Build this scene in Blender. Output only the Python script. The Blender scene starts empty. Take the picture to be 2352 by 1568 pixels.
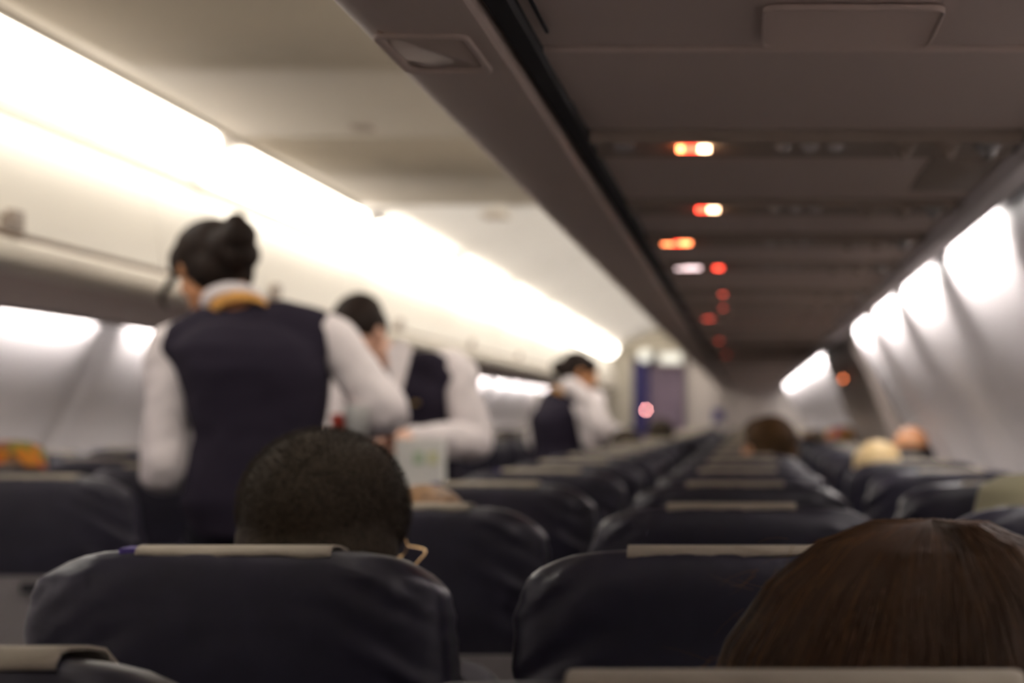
import bpy, bmesh, math, random
from mathutils import Vector, Matrix, noise
random.seed(7)
C = bpy.context.scene.collection
S = bpy.context.scene
CAMZ = 1.26
F = 3650.0

# ---------------------------------------------------------------- camera, light, exposure
cd = bpy.data.cameras.new('camera'); cam = bpy.data.objects.new('camera', cd); C.objects.link(cam)
cam.location = (0, 0, CAMZ); cam.rotation_euler = (math.pi/2, 0, 0)
cd.sensor_width = 36; cd.lens = F/2352*36
cd.shift_x = (1176-1715)/2352.0; cd.shift_y = (957-784)/2352.0
cd.clip_start = 0.05; cd.clip_end = 60
cd.dof.use_dof = True; cd.dof.focus_distance = 1.2; cd.dof.aperture_fstop = 4.1
cd.dof.aperture_blades = 8; cd.dof.aperture_rotation = math.radians(10)
S.camera = cam
S.view_settings.view_transform = 'Standard'; S.view_settings.look = 'None'
S.view_settings.gamma = 1; S.view_settings.use_curve_mapping = False
S.view_settings.exposure = 0.15
S.cycles.use_denoising = True
S.cycles.max_bounces = 10; S.cycles.diffuse_bounces = 6
S.cycles.sample_clamp_indirect = 6
w = bpy.data.worlds.new('world'); S.world = w; w.use_nodes = True
w.node_tree.nodes['Background'].inputs[0].default_value = (0.9, 0.85, 0.8, 1)
w.node_tree.nodes['Background'].inputs[1].default_value = 0.02
COVE = 6.6       # ceiling cove lamps
WASH = 46.0       # side wall lamps

# ---------------------------------------------------------------- materials
def lin(c):
    return tuple(((v/255)/12.92 if v/255 <= .04045 else ((v/255+.055)/1.055)**2.4) for v in c)
def mat(name, col, rough=.5, emit=0, bump=0, bscale=40, stretch=(1, 1, 1), var=0, metal=0, spec=.5, sheen=0, vscale=None):
    m = bpy.data.materials.new(name); m.use_nodes = True
    nt = m.node_tree; b = nt.nodes['Principled BSDF']
    b.inputs['Base Color'].default_value = (*col, 1)
    b.inputs['Roughness'].default_value = rough
    b.inputs['Metallic'].default_value = metal
    b.inputs['Specular IOR Level'].default_value = spec
    if sheen: b.inputs['Sheen Weight'].default_value = sheen
    if emit:
        b.inputs['Emission Color'].default_value = (*col, 1); b.inputs['Emission Strength'].default_value = emit
    if bump or var:
        tc = nt.nodes.new('ShaderNodeTexCoord'); mp = nt.nodes.new('ShaderNodeMapping')
        mp.inputs['Scale'].default_value = stretch
        nt.links.new(tc.outputs['Object'], mp.inputs[0])
        nz = nt.nodes.new('ShaderNodeTexNoise'); nz.inputs['Scale'].default_value = bscale; nz.inputs['Detail'].default_value = 5
        nt.links.new(mp.outputs[0], nz.inputs[0])
        if bump:
            bp = nt.nodes.new('ShaderNodeBump'); bp.inputs['Strength'].default_value = bump; bp.inputs['Distance'].default_value = .01
            nt.links.new(nz.outputs[0], bp.inputs['Height']); nt.links.new(bp.outputs[0], b.inputs['Normal'])
        if var:
            n2 = nz
            if vscale:
                n2 = nt.nodes.new('ShaderNodeTexNoise'); n2.inputs['Scale'].default_value = vscale; nt.links.new(mp.outputs[0], n2.inputs[0])
            cr = nt.nodes.new('ShaderNodeValToRGB')
            cr.color_ramp.elements[0].position = .3; cr.color_ramp.elements[1].position = .7
            cr.color_ramp.elements[0].color = (*[max(0, v*(1-var)) for v in col], 1)
            cr.color_ramp.elements[1].color = (*[min(1, v*(1+var)) for v in col], 1)
            nt.links.new(n2.outputs[0], cr.inputs[0]); nt.links.new(cr.outputs[0], b.inputs['Base Color'])
    return m
M = {}
M['leather'] = mat('leather', (.020, .018, .030), .38, bump=.25, bscale=18, stretch=(1, 1, 1), var=.2)
M['cover'] = mat('cover cloth', (.30, .26, .205), .85, bump=.3, bscale=90)
M['velcro'] = mat('velcro', (.05, .03, .16), .8)
M['grey_plastic'] = mat('grey plastic', (.24, .22, .22), .5)
M['metal'] = mat('brushed metal', (.45, .44, .43), .35, metal=1)
M['dark'] = mat('dark plastic', (.006, .006, .008), .6)
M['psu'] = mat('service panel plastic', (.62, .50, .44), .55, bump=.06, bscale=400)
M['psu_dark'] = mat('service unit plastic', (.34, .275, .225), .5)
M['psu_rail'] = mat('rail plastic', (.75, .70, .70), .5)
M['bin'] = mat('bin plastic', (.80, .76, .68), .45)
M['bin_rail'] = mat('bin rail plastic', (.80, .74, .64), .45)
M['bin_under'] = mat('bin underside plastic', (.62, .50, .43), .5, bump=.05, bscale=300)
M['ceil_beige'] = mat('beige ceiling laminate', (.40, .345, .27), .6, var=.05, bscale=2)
M['ceil_white'] = mat('white ceiling laminate', (.92, .91, .90), .6)  # far ceiling's stronger light is put into this whiter colour
M['wall'] = mat('sidewall laminate', (.80, .75, .765), .55, var=.03, bscale=3)
M['wall_joint'] = mat('sidewall joint', (.35, .29, .26), .6)
M['shade'] = mat('window shade', (.66, .62, .63), .6)
M['cove'] = mat('cove diffuser', (1.0, .94, .86), .5, emit=COVE)
M['wash'] = mat('wall lamp diffuser', (1.0, .95, .90), .5, emit=WASH)
M['red'] = mat('red sign light', (1.0, .06, .03), .5, emit=7)
M['red_dim'] = mat('dim red sign light', (1.0, .10, .06), .5, emit=2.2)
M['amber'] = mat('amber sign light', (1.0, .24, .08), .5, emit=8)
M['warm'] = mat('warm reading light', (1.0, .62, .36), .5, emit=10)
M['pale'] = mat('pale call light', (1.0, .75, .75), .5, emit=3.0)
M['pink'] = mat('pink indicator', (1.0, .40, .38), .5, emit=60)
M['lens'] = mat('lens glass', (.6, .56, .54), .12)
M['floor'] = mat('blue carpet', (.02, .022, .04), .95, bump=.5, bscale=300, var=.3)
M['monument'] = mat('monument laminate', (.50, .45, .42), .55)
M['monument_cream'] = mat('cream monument laminate', (.60, .55, .45), .55)
M['curtain'] = mat('purple curtain', (.20, .15, .20), .9, bump=.3, bscale=60)
M['curtain_blue'] = mat('indigo curtain', (.06, .05, .17), .9, bump=.3, bscale=60)
M['sign'] = mat('sign white', (.85, .86, .80), .5, emit=.45)
M['skin_a'] = mat('skin warm', (.48, .22, .10), .5, var=.08, bscale=20)
M['skin_b'] = mat('skin pale', (.62, .36, .26), .5, var=.08, bscale=20)
M['skin_d'] = mat('skin dark', (.10, .055, .03), .5, var=.08, bscale=20)
M['shirt'] = mat('white shirt cotton', (.72, .66, .67), .85, bump=.25, bscale=25, stretch=(1, 1, .5))
M['vest'] = mat('navy waistcoat cloth', (.017, .013, .024), .9, bump=.2, bscale=60, spec=.2)
M['navy'] = mat('navy trousers cloth', (.008, .008, .013), .95, spec=.2)
M['scarf'] = mat('white collar cloth', (.60, .55, .56), .8)
M['gold'] = mat('golden scarf cloth', (.55, .27, .06), .7, var=.25, bscale=60)
M['hair_black'] = mat('black brown hair', (.014, .008, .006), .7, spec=.15, bump=.25, bscale=60, stretch=(1, 1, .15), var=.4)
M['hair_short'] = mat('short dark hair', (.031, .022, .014), .7, spec=.15, bump=.25, bscale=220, var=.5)
M['hair_brown'] = mat('brown hair', (.040, .018, .009), .7, spec=.15, bump=.25, bscale=120, stretch=(1, 1, .08), var=.6)
M['hair_light'] = mat('light brown hair', (.20, .10, .035), .5, bump=.4, bscale=100, stretch=(1, 1, .1), var=.5)
M['hair_blond'] = mat('blond hair', (.68, .50, .25), .55, bump=.4, bscale=80, stretch=(1, 1, .15), var=.25)
M['hair_mid'] = mat('chestnut hair', (.045, .022, .007), .7, spec=.15, bump=.25, bscale=80, var=.6, vscale=9)
M['eye'] = mat('eye white', (.7, .68, .65), .2)
M['iris'] = mat('iris dark', (.02, .01, .008), .15)
M['lip'] = mat('lip', (.42, .13, .10), .45)
M['ear_red'] = mat('flushed ear', (.75, .22, .16), .5)
M['shoe'] = mat('black shoe leather', (.008, .008, .008), .3)
M['cloth_grey'] = mat('grey jumper', (.12, .12, .13), .9, bump=.2, bscale=80)
M['cloth_blue'] = mat('blue jumper', (.04, .06, .14), .9, bump=.2, bscale=80)
M['cloth_red'] = mat('rust jumper', (.25, .07, .04), .9, bump=.2, bscale=80)
M['olive'] = mat('olive cap cloth', (.20, .18, .11), .9, bump=.2, bscale=80)
M['red_plastic'] = mat('red plastic', (.45, .05, .03), .4)
M['paper_white'] = mat('white paper', (.80, .80, .77), .6)
M['green_print'] = mat('green print', (.45, .58, .40), .6)
M['yellow_print'] = mat('yellow print', (.66, .68, .40), .6)
M['brass'] = mat('brass badge', (.55, .40, .12), .3, metal=1)
M['gold_frame'] = mat('gold spectacle metal', (.95, .62, .28), .2, metal=1)
def knit(name, cols, scale):
    m = bpy.data.materials.new(name); m.use_nodes = True; nt = m.node_tree; b = nt.nodes['Principled BSDF']
    tc = nt.nodes.new('ShaderNodeTexCoord'); v = nt.nodes.new('ShaderNodeTexVoronoi'); v.inputs['Scale'].default_value = scale
    cr = nt.nodes.new('ShaderNodeValToRGB'); cr.color_ramp.interpolation = 'CONSTANT'
    while len(cr.color_ramp.elements) < len(cols): cr.color_ramp.elements.new(.5)
    for i, c in enumerate(cols):
        cr.color_ramp.elements[i].position = i/len(cols); cr.color_ramp.elements[i].color = (*c, 1)
    sp = nt.nodes.new('ShaderNodeSeparateColor')
    nt.links.new(tc.outputs['Object'], v.inputs[0]); nt.links.new(v.outputs['Color'], sp.inputs[0])
    nt.links.new(sp.outputs[0], cr.inputs[0]); nt.links.new(cr.outputs[0], b.inputs['Base Color']); b.inputs['Roughness'].default_value = .9
    return m
M['knit'] = knit('patterned knit', [(.7, .12, .04), (.25, .12, .06), (.75, .28, .03), (.28, .30, .05), (.3, .06, .12)], 28)
M['rainbow'] = knit('rainbow knit', [(.7, .12, .25), (.15, .3, .5), (.7, .35, .05), (.2, .45, .2)], 22)

# ---------------------------------------------------------------- helpers
def tag(o, label=None, cat=None, group=None, kind=None):
    if label: o['label'] = label
    if cat: o['category'] = cat
    if group: o['group'] = group
    if kind: o['kind'] = kind
    return o
def empty(name, loc, label=None, cat=None, group=None, rz=0):
    o = bpy.data.objects.new(name, None); C.objects.link(o); o.location = loc; o.rotation_euler = (0, 0, rz)
    o.empty_display_size = .1
    return tag(o, label, cat, group)
def copy_tree(o, parent=None):
    c = o.copy(); C.objects.link(c); c.parent = parent
    for ch in [x for x in bpy.data.objects if x.parent == o]: copy_tree(ch, c)
    return c
class MB:
    def __init__(s): s.v = []; s.f = []; s.mi = []
    def add(s, vs, fs, mi=0):
        n = len(s.v); s.v += [tuple(x) for x in vs]; s.f += [tuple(i+n for i in f) for f in fs]; s.mi += [mi]*len(fs); return s
    def box(s, x0, x1, y0, y1, z0, z1, mi=0):
        return s.add([(x0,y0,z0),(x1,y0,z0),(x1,y1,z0),(x0,y1,z0),(x0,y0,z1),(x1,y0,z1),(x1,y1,z1),(x0,y1,z1)],
              [(0,3,2,1),(4,5,6,7),(0,1,5,4),(1,2,6,5),(2,3,7,6),(3,0,4,7)], mi)
    def rings(s, rings, cap=True, mi=0, closed=True):
        n = len(rings[0]); vs = [p for r in rings for p in r]; fs = []
        for i in range(len(rings)-1):
            for j in range(n if closed else n-1):
                k = (j+1) % n
                fs.append((i*n+j, i*n+k, (i+1)*n+k, (i+1)*n+j))
        if cap:
            fs.append(tuple(reversed(range(n)))); fs.append(tuple(range((len(rings)-1)*n, len(rings)*n)))
        return s.add(vs, fs, mi)
    def ellipsoid(s, c, r, R=None, nu=20, nv=12, mi=0):
        c = Vector(c); vs = []; fs = []
        rings = []
        for i in range(1, nv):
            t = math.pi*i/nv
            rings.append([Vector((r[0]*math.sin(t)*math.cos(2*math.pi*j/nu), r[1]*math.sin(t)*math.sin(2*math.pi*j/nu), r[2]*math.cos(t))) for j in range(nu)])
        vs = [Vector((0, 0, r[2]))]+[p for q in rings for p in q]+[Vector((0, 0, -r[2]))]
        for j in range(nu):
            fs.append((0, 1+j, 1+(j+1) % nu))
            fs.append((len(vs)-1, 1+(nv-2)*nu+(j+1) % nu, 1+(nv-2)*nu+j))
        for i in range(nv-2):
            for j in range(nu):
                k = (j+1) % nu; fs.append((1+i*nu+j, 1+(i+1)*nu+j, 1+(i+1)*nu+k, 1+i*nu+k))
        if R: vs = [R @ p for p in vs]
        return s.add([p+c for p in vs], fs, mi)
    def tube(s, pts, rad, n=14, flat=1.0, up=None, mi=0):
        """smooth tube through points with a radius each, rounded ends"""
        pts = [Vector(p) for p in pts]; P = []; Rr = []
        for i in range(len(pts)-1):
            p0 = pts[max(i-1, 0)]; p1 = pts[i]; p2 = pts[i+1]; p3 = pts[min(i+2, len(pts)-1)]
            for k in range(5):
                t = k/5; t2 = t*t; t3 = t2*t
                P.append(.5*((2*p1)+(p2-p0)*t+(2*p0-5*p1+4*p2-p3)*t2+(3*p1-p0-3*p2+p3)*t3)); Rr.append(rad[i]*(1-t)+rad[i+1]*t)
        P.append(pts[-1]); Rr.append(rad[-1])
        d0 = (P[1]-P[0]).normalized(); d1 = (P[-1]-P[-2]).normalized()
        A = [P[0]-d0*Rr[0]*math.sin(a) for a in (1.5, 1.0, .5)]; Ar = [Rr[0]*math.cos(a) for a in (1.5, 1.0, .5)]
        B = [P[-1]+d1*Rr[-1]*math.sin(a) for a in (.5, 1.0, 1.5)]; Br = [Rr[-1]*math.cos(a) for a in (.5, 1.0, 1.5)]
        P = A+P+B; Rr = Ar+Rr+Br
        u = Vector(up) if up else (Vector((0, 0, 1)) if abs(d0.z) < .8 else Vector((0, 1, 0))); rings = []
        for i, p in enumerate(P):
            d = (P[min(i+1, len(P)-1)]-P[max(i-1, 0)])
            if d.length < 1e-9: d = d0
            d.normalize(); x = d.cross(u)
            if x.length < 1e-4: x = d.orthogonal()
            x.normalize(); y = x.cross(d).normalized(); u = y
            rings.append([p+x*Rr[i]*math.cos(2*math.pi*j/n)+y*flat*Rr[i]*math.sin(2*math.pi*j/n) for j in range(n)])
        return s.rings(rings, mi=mi)
    def stack(s, rows, n=32, p=2.0, mi=0, cap=True):
        """rows of (cx, cy, cz, rx, ry[, yaw, tiltx]) ellipses / superellipses"""
        rings = []
        for r in rows:
            cx, cy, cz, rx, ry = r[:5]; yaw = r[5] if len(r) > 5 else 0; ti = r[6] if len(r) > 6 else 0
            q = []
            for j in range(n):
                a = 2*math.pi*j/n; ca, sa = math.cos(a), math.sin(a)
                x = rx*math.copysign(abs(ca)**(2/p), ca); y = ry*math.copysign(abs(sa)**(2/p), sa)
                X = x*math.cos(yaw)-y*math.sin(yaw); Y = x*math.sin(yaw)+y*math.cos(yaw)
                q.append((cx+X, cy+Y, cz+ti*x))
            rings.append(q)
        return s.rings(rings, cap, mi)
    def build(s, name, mats, parent=None, smooth=True, loc=None):
        me = bpy.data.meshes.new(name); me.from_pydata(s.v, [], s.f)
        for m in (mats if isinstance(mats, (list, tuple)) else [mats]): me.materials.append(m)
        me.polygons.foreach_set('material_index', s.mi)
        bm = bmesh.new(); bm.from_mesh(me); bmesh.ops.recalc_face_normals(bm, faces=bm.faces); bm.to_mesh(me); bm.free()
        if smooth: me.polygons.foreach_set('use_smooth', [True]*len(me.polygons))
        o = bpy.data.objects.new(name, me); C.objects.link(o)
        if parent: o.parent = parent
        if loc: o.location = loc
        if smooth == 'auto':
            me.set_sharp_from_angle(angle=math.radians(35))
        return o
    def fused(s, name, m, parent=None, voxel=.006, it=3, wrinkle=0, wscale=(12, 12, 5)):
        """one continuous surface out of the overlapping volumes"""
        me = bpy.data.meshes.new('tmp'); me.from_pydata(s.v, [], s.f)
        bm = bmesh.new(); bm.from_mesh(me); bmesh.ops.recalc_face_normals(bm, faces=bm.faces); bm.to_mesh(me); bm.free()
        o = bpy.data.objects.new('tmp', me); C.objects.link(o)
        r = o.modifiers.new('r', 'REMESH'); r.mode = 'VOXEL'; r.voxel_size = voxel; r.use_smooth_shade = True
        if it:
            k = o.modifiers.new('s', 'SMOOTH'); k.iterations = it; k.factor = .5
        dg = bpy.context.evaluated_depsgraph_get(); n = bpy.data.meshes.new_from_object(o.evaluated_get(dg))
        bpy.data.objects.remove(o); bpy.data.meshes.remove(me)
        if wrinkle:
            nn = [v.normal.copy() for v in n.vertices]
            for v, q in zip(n.vertices, nn):
                c = v.co
                k = noise.noise(Vector((c.x*wscale[0], c.y*wscale[1], c.z*wscale[2])))+.5*noise.noise(Vector((c.x*wscale[0]*2.3+5, c.y*wscale[1]*2.3, c.z*wscale[2]*3)))
                v.co = c+q*k*wrinkle
        if name == 'hair':
            bm = bmesh.new(); bm.from_mesh(n); seen = set(); isl = []
            for v in bm.verts:
                if v in seen: continue
                st = [v]; seen.add(v); cur = [v]
                while st:
                    q = st.pop()
                    for e in q.link_edges:
                        u = e.other_vert(q)
                        if u not in seen: seen.add(u); st.append(u); cur.append(u)
                isl.append(cur)
            isl.sort(key=len)
            for c_ in isl[:-1]: bmesh.ops.delete(bm, geom=c_, context='VERTS')
            bm.to_mesh(n); bm.free()
        n.name = name; n.materials.clear(); n.materials.append(m)
        n.polygons.foreach_set('use_smooth', [True]*len(n.polygons))
        x = bpy.data.objects.new(name, n); C.objects.link(x)
        if parent: x.parent = parent
        return x
def extrude_profile(prof, ys, thick=0, off=None):
    """open cross-section (x, z) swept along y; off(y, i) may move each point in x"""
    mb = MB(); rings = []
    for y in ys:
        rings.append([(x+(off(y, i) if off else 0), y, z) for i, (x, z) in enumerate(prof)])
    mb.rings(rings, cap=False, closed=False)
    return mb
def solid(o, t):
    m = o.modifiers.new('thickness', 'SOLIDIFY'); m.thickness = t; m.offset = 0
    return o
ORD = ['first', 'second', 'third', 'fourth', 'fifth', 'sixth', 'seventh', 'eighth', 'ninth', 'tenth', 'eleventh', 'twelfth', 'thirteenth', 'fourteenth',
       'fifteenth', 'sixteenth', 'seventeenth', 'eighteenth', 'nineteenth', 'twentieth', 'twenty-first', 'twenty-second', 'twenty-third', 'twenty-fourth', 'twenty-fifth', 'twenty-sixth']

# ---------------------------------------------------------------- cabin shell
Y0, YE = -1.2, 21.0
AX = -1.04                      # centre line of the aisle
def mir(x): return 2*AX-x
fl = MB().box(mir(.95), .95, Y0, YE+2.5, -.04, 0).build('floor', M['floor'], smooth=False); tag(fl, kind='structure')
PANELS = [-1.55+1.15*i for i in range(8)] + [10.55+1.15*i for i in range(10)]
wall_prof = [(.525, 1.70), (.53, 1.66), (.56, 1.585), (.615, 1.48), (.675, 1.37), (.74, 1.26), (.80, 1.15), (.85, 1.04), (.885, .92), (.90, .75), (.90, .5), (.87, .25), (.83, 0)]
def panel_off(y):
    seg = None
    for k in range(len(PANELS)):
        a = PANELS[k]
        if a <= y < a+1.15: seg = (y-a)/1.15
    if y < 10.55 and y > 7.65: return .03
    if seg is None: return 0
    e = min(seg, 1-seg)*1.15
    t = min(1, e/.13); t = t*t*(3-2*t)
    return -.030*t+.018
ys = sorted(set([round(-1.2+.04*i, 3) for i in range(int((YE+1.2)/.04)+1)]))
mb = extrude_profile(wall_prof, ys, off=lambda y, i: panel_off(y)*(1 if 0 < i < 10 else .3))
wr = mb.build('wall_right', [M['wall'], M['wall_joint']]); tag(wr, kind='structure')
n = len(wall_prof)-1
for p in wr.data.polygons:
    y = p.center.y
    if 7.65 < y < 10.55: p.material_index = 1
solid(wr, .012)
mb = extrude_profile([(mir(x), z) for x, z in wall_prof], ys, off=lambda y, i: -panel_off(y)*(1 if 0 < i < 10 else .3))
wl = mb.build('wall_left', [M['wall'], M['wall_joint']]); tag(wl, kind='structure'); solid(wl, .012)

# ceiling
ZC = CAMZ+.90
def vault(x0, x1, z, rise, n=14):
    return [(x0+(x1-x0)*i/n, z+rise*math.sin(math.pi*i/n)) for i in range(n+1)]
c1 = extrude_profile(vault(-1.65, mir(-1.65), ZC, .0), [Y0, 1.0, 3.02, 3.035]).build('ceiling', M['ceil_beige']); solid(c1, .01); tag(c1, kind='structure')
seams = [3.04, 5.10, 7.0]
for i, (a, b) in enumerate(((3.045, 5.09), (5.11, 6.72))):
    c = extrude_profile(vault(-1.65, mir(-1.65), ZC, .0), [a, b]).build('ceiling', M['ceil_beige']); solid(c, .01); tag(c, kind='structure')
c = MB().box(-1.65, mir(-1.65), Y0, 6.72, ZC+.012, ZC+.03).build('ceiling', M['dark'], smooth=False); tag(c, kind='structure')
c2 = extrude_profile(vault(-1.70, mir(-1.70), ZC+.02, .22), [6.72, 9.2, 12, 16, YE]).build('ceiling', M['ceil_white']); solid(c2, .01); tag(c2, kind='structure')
# end riser above the dropped ceiling
r = MB().rings([[(x, 6.72, z) for x, z in vault(-1.70, mir(-1.70), ZC+.02, .22)], [(x, 6.72, ZC) for x, z in vault(-1.70, mir(-1.70), ZC, .22)]], cap=False, closed=False).build('trim_1', M['ceil_beige'])
solid(r, .01); tag(r, kind='structure')
# rear partition behind the camera and far bulkhead
b = MB().box(mir(.93), .93, Y0-.03, Y0, 0, ZC+.1).build('wall_back', M['monument'], smooth=False); tag(b, kind='structure')
b = MB().box(mir(.93), .93, YE+2.0, YE+2.03, 0, ZC+.3).build('wall_front', M['monument'], smooth=False); tag(b, kind='structure')

# edge mouldings next to the coves
for sgn, nm in ((1, 'trim_2'), (-1, 'trim_3')):
    pr = [(-1.655, ZC+.0), (-1.66, ZC-.012), (-1.645, ZC-.016), (-1.635, ZC-.004), (-1.64, ZC+.0)]
    if sgn < 0: pr = [(mir(x), z) for x, z in pr]
    t = MB().rings([[(x, y, z) for x, z in pr] for y in (Y0, 6.72)]).build(nm, M['ceil_beige']); tag(t, kind='structure')

# cove lamps (left and right)
def cove(y0, y1, side, label):
    a = (-1.668, ZC-.008); b = (-1.80, CAMZ+.775)
    if side < 0: a = (mir(a[0]), a[1]); b = (mir(b[0]), b[1])
    # bulged diffuser with rounded ends in the (s, y) plane
    e = .06; N = 40; mb = MB(); rows = []
    for i in range(N+1):
        y = y0+.04+(y1-y0-.08)*i/N
        d = min(y-y0-.04, y1-.04-y); k = .0 if d >= .22 else (1-math.sqrt(max(0, 1-(1-d/.22)**2)))
        row = []
        for j in range(9):
            s = j/8; s2 = k*.5+(1-k)*s if False else s
            # the end narrows towards the ceiling side
            lo, hi = .0+k*.55, 1.0-k*.25
            s2 = lo+(hi-lo)*s
            bul = .018*math.sin(math.pi*s)
            x = a[0]+(b[0]-a[0])*s2; z = a[1]+(b[1]-a[1])*s2
            nx = .68*side; nz = -.73
            row.append((x+nx*bul, y, z+nz*bul))
        rows.append(row)
    mb.rings(rows, cap=False, closed=False)
    o = empty('cove_light', ((a[0]+b[0])/2, (y0+y1)/2, (a[1]+b[1])/2), label, 'ceiling light', 'cove light segments')
    L = o.location
    m2 = MB(); m2.add([(x-L[0], y-L[1], z-L[2]) for x, y, z in mb.v], mb.f)
    d = m2.build('diffuser', M['cove'], o)
    # tray behind
    t = MB()
    off = .03
    q = [(a[0]-off*.68*side*1.2, a[1]+off*.2), (b[0]-off*.68*side, b[1]+off*.73), (b[0], b[1]-.01), (b[0]-.004*side, b[1]-.012)]
    t.rings([[(a[0]-.02*side-L[0], y-L[1], a[1]+.022-L[2]), (b[0]-.02*side-L[0], y-L[1], b[1]+.022-L[2]), (b[0]-.012*side-L[0], y-L[1], b[1]+.010-L[2]), (a[0]-.012*side-L[0], y-L[1], a[1]+.010-L[2])] for y in (y0, y1)])
    t.build('housing', M['ceil_white'], o, smooth=False)
    return o
yy = [-.8+2.0*i for i in range(11)]
k = 0
for i in range(len(yy)):
    y0, y1 = yy[i], min(yy[i]+2.0, YE-.2)
    if y1-y0 < .5: continue
    vis = ['behind the camera position', 'just over the camera row', 'long blown-out glowing panel nearest the camera', 'second glowing panel, ending above the bun of the attendant',
           'third glowing panel, beyond the edge of the beige ceiling', 'fourth glowing panel along the cove', 'fifth glowing panel along the cove', 'sixth glowing panel along the cove',
           'seventh glowing panel along the cove', 'last glowing panel, above the farthest attendant', 'end glowing panel'][min(i, 10)]
    if i >= 1: cove(y0, y1, 1, 'white cove light across the aisle, '+vis)
    cove(y0, y1, -1, 'white cove light hidden above the bins over the camera, %s segment' % ORD[i])

for sgn, nm in ((1, 'trim_13'), (-1, 'trim_14')):
    pr = [(-1.795, CAMZ+.776), (-1.797, CAMZ+.764), (-1.803, CAMZ+.735), (-1.84, CAMZ+.742), (-1.86, CAMZ+.80), (-1.82, CAMZ+.80)]
    if sgn < 0: pr = [(mir(x), z) for x, z in pr]
    t = MB().rings([[(x, y, z) for x, z in pr] for y in (Y0, YE)]).build(nm, M['bin'], smooth=False); tag(t, kind='structure')
# overhead bins -------------------------------------------------
def smooth_prof(pts, n=4):
    out = []
    for i in range(len(pts)-1):
        p0, p1, p2, p3 = pts[max(i-1, 0)], pts[i], pts[i+1], pts[min(i+2, len(pts)-1)]
        for k in range(n):
            t = k/n
            out.append(tuple(.5*((2*p1[a])+(p2[a]-p0[a])*t+(2*p0[a]-5*p1[a]+4*p2[a]-p3[a])*t*t+(3*p1[a]-p0[a]-3*p2[a]+p3[a])*t**3) for a in (0, 1)))
    out.append(pts[-1]); return out
door_p = smooth_prof([(-1.83, CAMZ+.735), (-1.808, CAMZ+.733), (-1.775, CAMZ+.68), (-1.745, CAMZ+.59), (-1.728, CAMZ+.50), (-1.722, CAMZ+.435)])
rail_p = smooth_prof([(-1.745, CAMZ+.425), (-1.735, CAMZ+.422), (-1.712, CAMZ+.415), (-1.706, CAMZ+.395), (-1.715, CAMZ+.368), (-1.75, CAMZ+.354), (-1.80, CAMZ+.352)])
under_p = [(-1.80, CAMZ+.352), (-1.84, CAMZ+.352), (-1.844, CAMZ+.356)]
def sweep(prof, y0, y1, inset, mbx, L):
    pin = [(x, z) for x, z in prof]
    back = [(x-inset, z+.004) for x, z in prof][::-1]
    ring = pin+back
    mbx.rings([[(x-L[0], y-L[1], z-L[2]) for x, z in ring] for y in (y0, y1)])
def make_bin(y0, y1, side, label, group, latch=True, tex=None):
    sx = (lambda x: x) if side > 0 else mir
    L = (sx(-1.9), (y0+y1)/2, CAMZ+.36)
    o = empty('overhead_bin', L, label, 'luggage bin', group)
    g = .004
    f = lambda pr: [(sx(x), z) for x, z in pr]
    m = MB(); sweep(f(door_p), y0+g, y1-g, .012*side, m, L); m.build('door', M['bin'], o, 'auto')
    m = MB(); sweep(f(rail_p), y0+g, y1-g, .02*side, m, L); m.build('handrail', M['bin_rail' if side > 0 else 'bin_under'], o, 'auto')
    m = MB()
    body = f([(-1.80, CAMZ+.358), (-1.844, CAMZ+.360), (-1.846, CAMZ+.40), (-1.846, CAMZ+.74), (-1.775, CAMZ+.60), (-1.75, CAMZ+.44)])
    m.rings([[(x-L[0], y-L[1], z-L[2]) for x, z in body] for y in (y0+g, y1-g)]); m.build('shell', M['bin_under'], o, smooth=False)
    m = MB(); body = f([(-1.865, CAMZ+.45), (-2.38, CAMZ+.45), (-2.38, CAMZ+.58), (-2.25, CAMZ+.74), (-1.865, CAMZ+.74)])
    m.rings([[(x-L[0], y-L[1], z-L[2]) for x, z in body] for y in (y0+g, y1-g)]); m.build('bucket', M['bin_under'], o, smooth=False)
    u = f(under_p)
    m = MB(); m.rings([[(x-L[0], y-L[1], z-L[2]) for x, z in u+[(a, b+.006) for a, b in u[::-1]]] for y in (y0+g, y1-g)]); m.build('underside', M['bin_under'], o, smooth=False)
    if latch:
        m = MB(); yc = (y0+y1)/2+.06
        for (a, b_, x, z, d) in ((-.05, .05, -1.722, CAMZ+.452, .012), (-.03, .03, -1.716, CAMZ+.466, .014)):
            X = sx(x)
            m.box(min(X, X+d*side)-L[0], max(X, X+d*side)-L[0], yc+a-L[1], yc+b_-L[1], z-.018-L[2], z+.016-L[2])
        l = m.build('latch', M['psu_dark'], o, smooth=False); l['label'] = 'brown grey latch'
    return o
by = [.55+2.07*i for i in range(-1, 10)]
for i, y in enumerate(by):
    y1 = min(y+2.07, YE-.05)
    if i >= 2:
        who = {2: 'with brown latch, at the frame edge', 3: 'behind the nearest attendant with the bun', 4: 'above the bowed male attendant'}.get(i, '%s one from the camera along the far side' % ORD[i-2])
        make_bin(y, y1, 1, 'closed cream curved bin across the aisle, '+who, 'cream bins across the aisle')
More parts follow.
